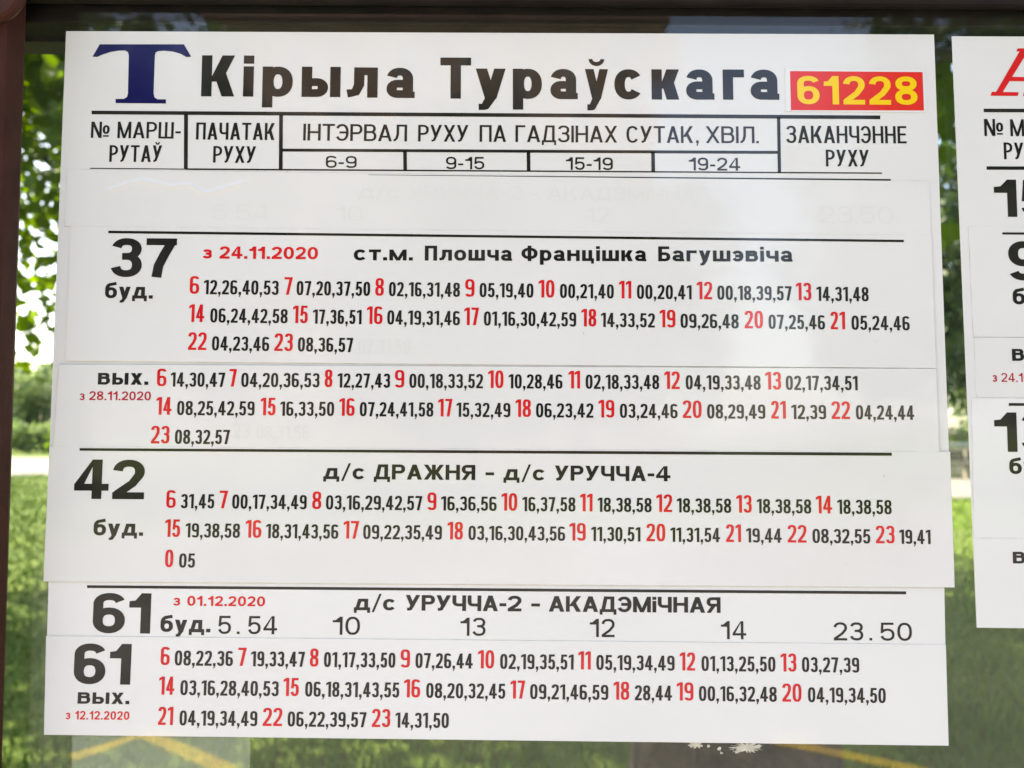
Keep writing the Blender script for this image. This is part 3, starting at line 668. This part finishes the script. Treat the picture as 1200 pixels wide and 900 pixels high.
# keep the overlapping strokes of the letter from sharing one plane
for i, f in enumerate(p.f):
    for j in f: p.v[j] = (p.v[j][0], p.v[j][1] - .00002 * i, p.v[j][2])
p.done('stop_emblem', rt)
p = Print(-(T0 + INK)); p.rule((1152, 129.9), (XR, 132), 4.2); p.rule((1155.5, 197.3), (XR, 199.5), 4.0); p.done('heading_rules', rt)
p = Print(-(T0 + INK)); p.text('№', 1153, 1174.5, 159.8, 159.9, 20, **HD); p.text('МАРШ-', 1183.5, 1259, 160, 160.4, 19.8, **HD); p.text('РУТАЎ', 1176, 1238, 187, 187.3, 19.6, **HD); p.done('column_headings', rt)
p = Print(-(T0 + INK)); p.text('15', 1165, 1234, 254.3, 254.8, 43.5, gap=.1, **NUM); p.done('route_number', rt)
yr = T0 + .0003
r9 = paper('timetable_strip', [(1134.2, 266), (XR, 268), (XR, 396.5), (1140, 395)], T0 + .00001, yr, 'paper',
           'white weekday strip headed by a large nine on the neighbouring sheet', edge=.00025)
p = Print(-(yr + INK)); p.rule((1173.5, 274), (XR, 277), 2.6); p.done('top_rule', r9)
p = Print(-(yr + INK)); p.text('9', 1181.5, 1217, 329, 329.2, 46, **NUM); p.done('route_number', r9)
p = Print(-(yr + INK)); p.text('буд.', 1186, 1244, 357, 357.2, 19, .24, .19, gap=.12); p.done('day_note', r9)
r9b = paper('timetable_strip', [(1141, 395.6), (XR, 397), (XR, 467.5), (1143.5, 466)], T0 + .00001, yr, 'paper',
            'white days-off strip dated in red 24.10 on the neighbouring sheet', edge=.00025)
p = Print(-(yr + INK)); p.text('вых.', 1185, 1245, 423, 423.2, 19, .24, .155, gap=.14); p.done('day_note', r9b)
p = Print(-(yr + INK)); p.text('з', 1162, 1167.5, 447.6, 447.6, 10.8, .17, .14, 'ink_red_dull'); p.text('24.10', 1172.5, 1206, 447.6, 447.8, 10.4, .165, .135, 'ink_red_dull', gap=.13); p.done('date_note', r9b)
r13 = paper('timetable_strip', [(1138, 466.6), (XR, 468), (XR, 631.5), (1140.5, 630)], T0 + .00001, yr - .00002, 'paper_clean',
            'white weekday strip headed by a large thirteen on the neighbouring sheet', edge=.00022)
p = Print(-(yr + INK)); p.rule((1181, 474), (XR, 477), 3.2); p.done('top_rule', r13)
p = Print(-(yr + INK)); p.text('13', 1165, 1234, 529.3, 529.8, 46, gap=.1, **NUM); p.done('route_number', r13)
p = Print(-(yr + INK)); p.text('буд.', 1182, 1240, 555.4, 555.7, 19, .24, .19, gap=.12); p.done('day_note', r13)
r13b = paper('timetable_strip', [(1140.2, 630.6), (XR, 632), (XR + 10, 744), (1144.3, 735)], T0 + .00001, yr, 'paper_clean',
             'plain white bottom strip of the neighbouring sheet for days off', edge=.00015)
p = Print(-(yr + INK)); p.text('вых.', 1186, 1246, 660, 660.2, 18.6, .24, .155, gap=.14); p.done('day_note', r13b)

# clear film left on the glass and the torn scraps of an older notice
fl = pyd('clear_film', *prism([uv(85, 855), uv(293, 855), uv(293.5, 1010), uv(83, 1010)], -.0004, -.0001), 'clear_film')
tag(fl, 'rectangle of hazy clear film stuck on the glass below the timetable', 'film')
def scrap(cx, cy, rx, ry, n, label, seed):
    r = random.Random(seed); pts = []
    for i in range(n):
        a = 2 * math.pi * i / n; q = r.uniform(.4, 1.15); pts.append(uv(cx + rx * q * math.cos(a), cy - ry * q * math.sin(a)))
    o = pyd('paper_scrap', *prism(pts, -.00045, -.0001), 'paper_residue'); tag(o, label, 'paper scrap', 'torn paper scraps under the timetable')
scrap(815, 872, 9, 5.5, 31, 'small torn cream scrap of paper on the glass under the lowest strip', 3)
scrap(874, 876, 18, 7.5, 61, 'larger ragged cream paper scrap on the glass beside the tree trunk', 5)
for i, (x, y, a) in enumerate(((830, 874, 2), (843, 877, 3), (845, 882, 2.2), (860, 878, 2.5))): scrap(x, y, a, a * .8, 9, ('tiny cream crumb beside the small torn paper scrap', 'upper cream crumb midway between the two torn scraps', 'lower cream crumb midway between the two torn scraps', 'tiny cream crumb beside the larger ragged paper scrap')[i], 20 + i)

# ------------------------------------------------------------------ trees, hedge, grass, wall
def tube(path, radii, seg=10, wob=0.0, rng=random):
    v, f = [], []
    for i, (q, r) in enumerate(zip(path, radii)):
        a = path[max(0, i - 1)]; b = path[min(len(path) - 1, i + 1)]; d = (b - a).normalized()
        s = d.orthogonal().normalized() if abs(d.z) < .9 else Vector((1, 0, 0)); s = (s - d * s.dot(d)).normalized(); t = d.cross(s)
        for j in range(seg):
            an = 2 * math.pi * j / seg; rr = r * (1 + rng.uniform(-wob, wob)); v.append(q + s * math.cos(an) * rr + t * math.sin(an) * rr)
    for i in range(len(path) - 1):
        for j in range(seg): f.append((i * seg + j, i * seg + (j + 1) % seg, (i + 1) * seg + (j + 1) % seg, (i + 1) * seg + j))
    return v, f
def leaves_mesh(name, centres, per, spread, size, m, seed, droop=.3):
    r = np.random.default_rng(seed); n = len(centres) * per
    c = np.repeat(np.array(centres), per, 0) + r.normal(0, 1, (n, 3)) * spread
    ax = r.normal(0, 1, (n, 3)); ax[:, 2] -= droop; ax /= np.linalg.norm(ax, axis=1)[:, None]
    up = r.normal(0, 1, (n, 3)); up[:, 2] += .9; sd_ = np.cross(ax, up); sd_ /= np.linalg.norm(sd_, axis=1)[:, None] + 1e-9; nr = np.cross(sd_, ax)
    L = (size * r.uniform(.65, 1.25, n))[:, None]; w = L * .36
    v = np.stack([c, c + ax * L * .35 + sd_ * w + nr * L * .08, c + ax * L * .75 + sd_ * w * .72 + nr * L * .05, c + ax * L - nr * L * .06, c + ax * L * .75 - sd_ * w * .72 + nr * L * .05, c + ax * L * .35 - sd_ * w + nr * L * .08], 1).reshape(-1, 3)
    b = np.arange(n)[:, None] * 6
    f = np.concatenate([b + np.array([[0, 1, 2, 3]]), b + np.array([[0, 3, 4, 5]])], 1).reshape(-1)
    me = bpy.data.meshes.new(name); me.vertices.add(n * 6); me.vertices.foreach_set('co', v.reshape(-1))
    me.loops.add(n * 8); me.loops.foreach_set('vertex_index', f.astype(np.int32)); me.polygons.add(n * 2)
    me.polygons.foreach_set('loop_start', np.arange(n * 2, dtype=np.int32) * 4); me.update(calc_edges=True); me.validate()
    return me
def make_tree(name, loc, h, r0, crown, nclus, per, spread, size, m, label, seed, group='trees around the shelter', nl=9, trunk_h=None, off=(0, 0)):
    """crown = (rx, ry, rz, centre height)"""
    rg = random.Random(seed); t = empty(name, loc); rx, ry, rz, cz = crown
    th_ = trunk_h or (cz - rz * .55)
    V, F = [], []
    def add(vf):
        n = len(V); V.extend(vf[0]); F.extend(tuple(n + i for i in q) for q in vf[1])
    pth = [Vector((rg.uniform(-.04, .04) * i, rg.uniform(-.04, .04) * i, (cz + rz * .5) * i / 7)) for i in range(8)]
    add(tube([Vector((0, 0, -.15))] + pth[1:], [r0 * 1.35] + [r0 * (1 - .11 * i) for i in range(1, 8)], 14, .06, rg))
    cl = []
    for i in range(nl):
        a = 2 * math.pi * (i + rg.uniform(-.3, .3)) / nl; el = rg.uniform(.05, .8); z0 = th_ * rg.uniform(.85, 1.3)
        tip = Vector((math.cos(a) * rx * .8 * math.cos(el) + off[0], math.sin(a) * ry * .8 * math.cos(el) + off[1], cz + rz * (.75 * math.sin(el) - .25)))
        s = Vector((0, 0, z0)); mid = s.lerp(tip, .5) + Vector((rg.uniform(-.2, .2), rg.uniform(-.2, .2), .35))
        ps = [s, s.lerp(mid, .5) + Vector((0, 0, .1)), mid, mid.lerp(tip, .5), tip]; add(tube(ps, [r0 * .42, r0 * .33, r0 * .24, r0 * .15, r0 * .05], 7, .05, rg))
    pyd('trunk', V, F, 'bark', t, smooth=True)
    while len(cl) < nclus:
        q = Vector((rg.gauss(0, 1), rg.gauss(0, 1), rg.gauss(0, 1))).normalized() * (rg.random() ** .42)
        if q.z < -.75 and rg.random() < .6: continue
        wv = 1 + .16 * math.sin(3 * math.atan2(q.y, q.x) + seed) + .12 * math.sin(5 * q.z + seed * 2)
        cl.append((q.x * rx * wv + off[0], q.y * ry * wv + off[1], cz + q.z * rz))
    me = leaves_mesh('crown', cl, per, spread, size, m, seed); link('crown', me, m, t)
    return tag(t, label, 'tree', group)
def copy_tree(o, loc, rz, sc, label):
    c = o.copy(); C.objects.link(c); c.location = loc; c.rotation_euler.z = rz; c.scale = (sc,) * 3; c['label'] = label
    for ch in list(o.children):
        q = ch.copy(); C.objects.link(q); q.parent = c
    return c
# old tree close behind the pane: its trunk shows below the timetable, its boughs hang into both gaps
tq = onglass(862, 880, 1.85)
make_tree('linden_tree', (tq.x, 1.85, 0), 11, .285, (5.4, 3.6, 3.4, 6.0), 1100, 30, .24, .16, 'leaf_broad',
          'broad old tree with dark trunk rising close behind the glass', 4, nl=12, off=(0, 1.7))
make_tree('linden_tree', (-4.6, 8.6, 0), 12, .22, (3.6, 3.4, 3.8, 6.1), 620, 34, .28, .17, 'leaf_broad', 'leafy tree on the lawn with boughs hanging over the shaded grass', 9)
dk = make_tree('maple_tree', (17.5, 30.5, 0), 14, .3, (6.2, 5.2, 6.2, 7.6), 800, 30, .42, .30, 'leaf_dark', 'dense dark tree rising behind the low stone wall', 15)
mid = make_tree('maple_tree', (1.2, 8.2, 0), 12, .22, (4.0, 3.2, 4.0, 6.8), 520, 24, .3, .17, 'leaf_broad', 'tall tree in the middle of the lawn behind the timetables', 21)
make_tree('maple_tree', (-9.8, 6.0, 0), 11, .22, (3.6, 4.0, 3.6, 6.2), 300, 18, .34, .17, 'leaf_broad', 'unseen tree added on the lawn to the side to shade the near grass', 25)  # out-of-view tree added to cast shade over the near lawn
far = make_tree('park_tree', (-45, 72, 0), 8, .25, (5.2, 4.5, 3.8, 4.3), 420, 22, .42, .36, 'leaf_pale', 'round pale tree in the far park left of the path', 31, group='far park trees')
for x, y, r, s, lb in ((-55, 76, 1, 1.12, 'taller round tree at the far park edge beside the pale one'), (-36, 80, 2, .9, 'smaller rounded tree in the far park behind the bush'),
                       (28, 62, 4, 1.25, 'wide pale tree standing far behind the low wall'), (44, 64, 5, 1.4, 'tall pale tree far behind the low wall and bench')):
    copy_tree(far, (x, y, 0), r, s, lb)
# trees across the road, seen only mirrored in the gloss of the sheets
for x, y, r, s, lb in ((-9.5, -17, .4, .8, 'dark tree across the road reflected in the left of the pane'), (-1.0, -18.5, 1.4, .68, 'dark tree across the road reflected in the middle of the pane'),
                       (12.4, -17.5, 2.2, .95, 'leafy dark tree across the road reflected in the right of the pane'), (18.5, -19, 3.3, .85, 'big dark tree far along the road across from the shelter'),
                       (3.4, -30, 5.1, .95, 'dark tree added to mask the mirrored corner of the brown apartment block'),  # added to soften the straight edge of the block in the reflection
                       (-20, -21, 3.9, .85, 'big dark tree across the road at the bend')):
    copy_tree(dk, (x, y, 0), r, s, lb)
# apartment block added out of view to give the black print a brown reflection
mat('brick_brown', (.21, .135, .085), .9, .2, noise=(.6, 6), col2=(.27, .18, .12), bump=(8, .3, .02))
mat('window_glass', (.03, .04, .05), .08, .5)
mat('window_frame', (.6, .6, .58), .6, .3)
ab = empty('added_apartment_block', (-4.0, -42, 0)); tag(ab, 'brown brick apartment block added out of view to mirror brown in the black lettering', 'building')
box('wall', -13, 13, -12, 0, 0, 25, 'brick_brown', ab); box('roof', -13.3, 13.3, -12.3, .3, 25.003, 25.5, 'roof_metal', ab)
wm = fm = None
for i in range(8):
    for j in range(8):
        if wm is None:
            f0 = box('window', -.8, .8, .002, .08, 0, 1.5, 'window_frame', ab); g0 = box('pane', -.7, .7, .081, .09, .1, 1.4, 'window_glass', f0); wm, fm = f0, g0
        else:
            f0 = wm.copy(); C.objects.link(f0); f0.parent = ab; g0 = fm.copy(); C.objects.link(g0); g0.parent = f0
        f0.location = (-11.2 + i * 3.2, 0, 1.4 + j * 3.0)
# hedge and bush
def hedge(name, x0, x1, y, dep, hgt, n, size, m, label, cat, seed):
    r = np.random.default_rng(seed)
    c = np.stack([r.uniform(x0, x1, n), y + r.uniform(-dep, dep, n), hgt * r.uniform(.02, 1, n) ** .7], 1)
    c[:, 2] *= 1 + .12 * np.sin(c[:, 0] * .9) + .08 * np.sin(c[:, 0] * 2.3)
    t = empty(name, ((x0 + x1) / 2, y, 0)); c[:, 0] -= (x0 + x1) / 2; c[:, 1] -= y
    me = leaves_mesh('foliage', c, 12, .16, size, m, seed, -.4); link('foliage', me, m, t)
    pyd('stems', *tube([Vector((0, 0, -.05)), Vector((.03, 0, hgt * .4)), Vector((0, .02, hgt * .75))], [.06, .045, .02], 7), 'bark', t)
    return tag(t, label, cat)
hedge('hedge', -62, -24, 54, .9, 1.75, 1700, .26, 'leaf_pale', 'long pale green hedge beyond the gravel path', 'hedge', 41)
hedge('hedge', 14, 40, 34, .8, 1.7, 900, .2, 'leaf_pale', 'clipped green hedge behind the low stone wall', 'hedge', 42)
bq = onground(78, 552)
hedge('bush', bq.x - .2, bq.x + 2.6, bq.y, .9, 1.6, 260, .2, 'leaf_broad', 'dark green bush at the edge of the gravel path', 'bush', 43)
# low stone wall with coping and a bench before it
wq = onground(1117, 561)
w = empty('low_wall', (wq.x, wq.y + 1.3, 0)); tag(w, 'low beige stone wall with pale grey coping beyond the path', 'wall')
for i in range(14):
    for j in range(3):
        x0 = -5.2 + i * .75 + (.37 if j % 2 else 0); box('stone', x0, x0 + .73, 0, .35, j * .36, j * .36 + .345, 'wall_stone', w, .012)
for i in range(7): box('coping', -5.25 + i * 1.55, -5.25 + i * 1.55 + 1.54, -.08, .43, 1.085, 1.22, 'coping_stone', w, .015)
bn = empty('park_bench', (wq.x, wq.y + .35, 0)); tag(bn, 'dark wooden park bench on stone legs before the low wall', 'bench')
for i in range(4): box('slat', -1.1, 1.1, -.22 + i * .115, -.12 + i * .115, .46, .50, 'bench_wood', bn, .006)
for i in range(3): box('back_slat', -1.1, 1.1, .26 + i * .02, .29 + i * .02, .58 + i * .13, .69 + i * .13, 'bench_wood', bn, .006)
for x in (-.8, .8): box('leg', x - .1, x + .1, -.2, .22, 0, .459, 'bench_leg', bn, .01)
for x in (-.8, .8): box('back_bracket', x - .03, x + .03, .2, .259, .30, .95, 'bench_leg', bn, .005)
# grass blades over the lawn near enough to show its texture
def grass():
    r = np.random.default_rng(77); N = 150000
    d = .5 + 29.5 * r.random(N) ** 1.6; x = (r.random(N) * 2 - 1) * (.82 * d + .5); y = d
    keep = ~((np.abs(x - tq.x) < .33) & (np.abs(y - 1.85) < .33)); pa = np.interp(x, [p.x for p in pl], [p.y for p in pl]); pb = np.interp(x, [p.x for p in pu[::-1]], [p.y for p in pu[::-1]]); keep &= ~((y > pa - .1) & (y < pb + .1)); x, y = x[keep], y[keep]; n = len(x)
    h = r.uniform(.03, .085, n) * (1 + .3 * np.sin(x * 1.7) * np.sin(y * 1.3)); a = r.uniform(0, 2 * np.pi, n); w = .0035 + .0012 * y ** .9
    lx, ly = r.normal(0, .03, n), r.normal(0, .03, n)
    v = np.zeros((n, 3, 3)); v[:, 0] = np.stack([x - np.cos(a) * w, y - np.sin(a) * w, np.full(n, -.005)], 1); v[:, 1] = np.stack([x + np.cos(a) * w, y + np.sin(a) * w, np.full(n, -.005)], 1)
    v[:, 2] = np.stack([x + lx, y + ly, h], 1)
    me = bpy.data.meshes.new('grass'); me.vertices.add(n * 3); me.vertices.foreach_set('co', v.reshape(-1)); me.loops.add(n * 3); me.loops.foreach_set('vertex_index', np.arange(n * 3, dtype=np.int32))
    me.polygons.add(n); me.polygons.foreach_set('loop_start', np.arange(n, dtype=np.int32) * 3); me.update(calc_edges=True)
    tag(link('grass', me, 'grass_blade'), 'short green grass blades covering the lawn behind the glass', 'grass', kind='stuff')
grass()
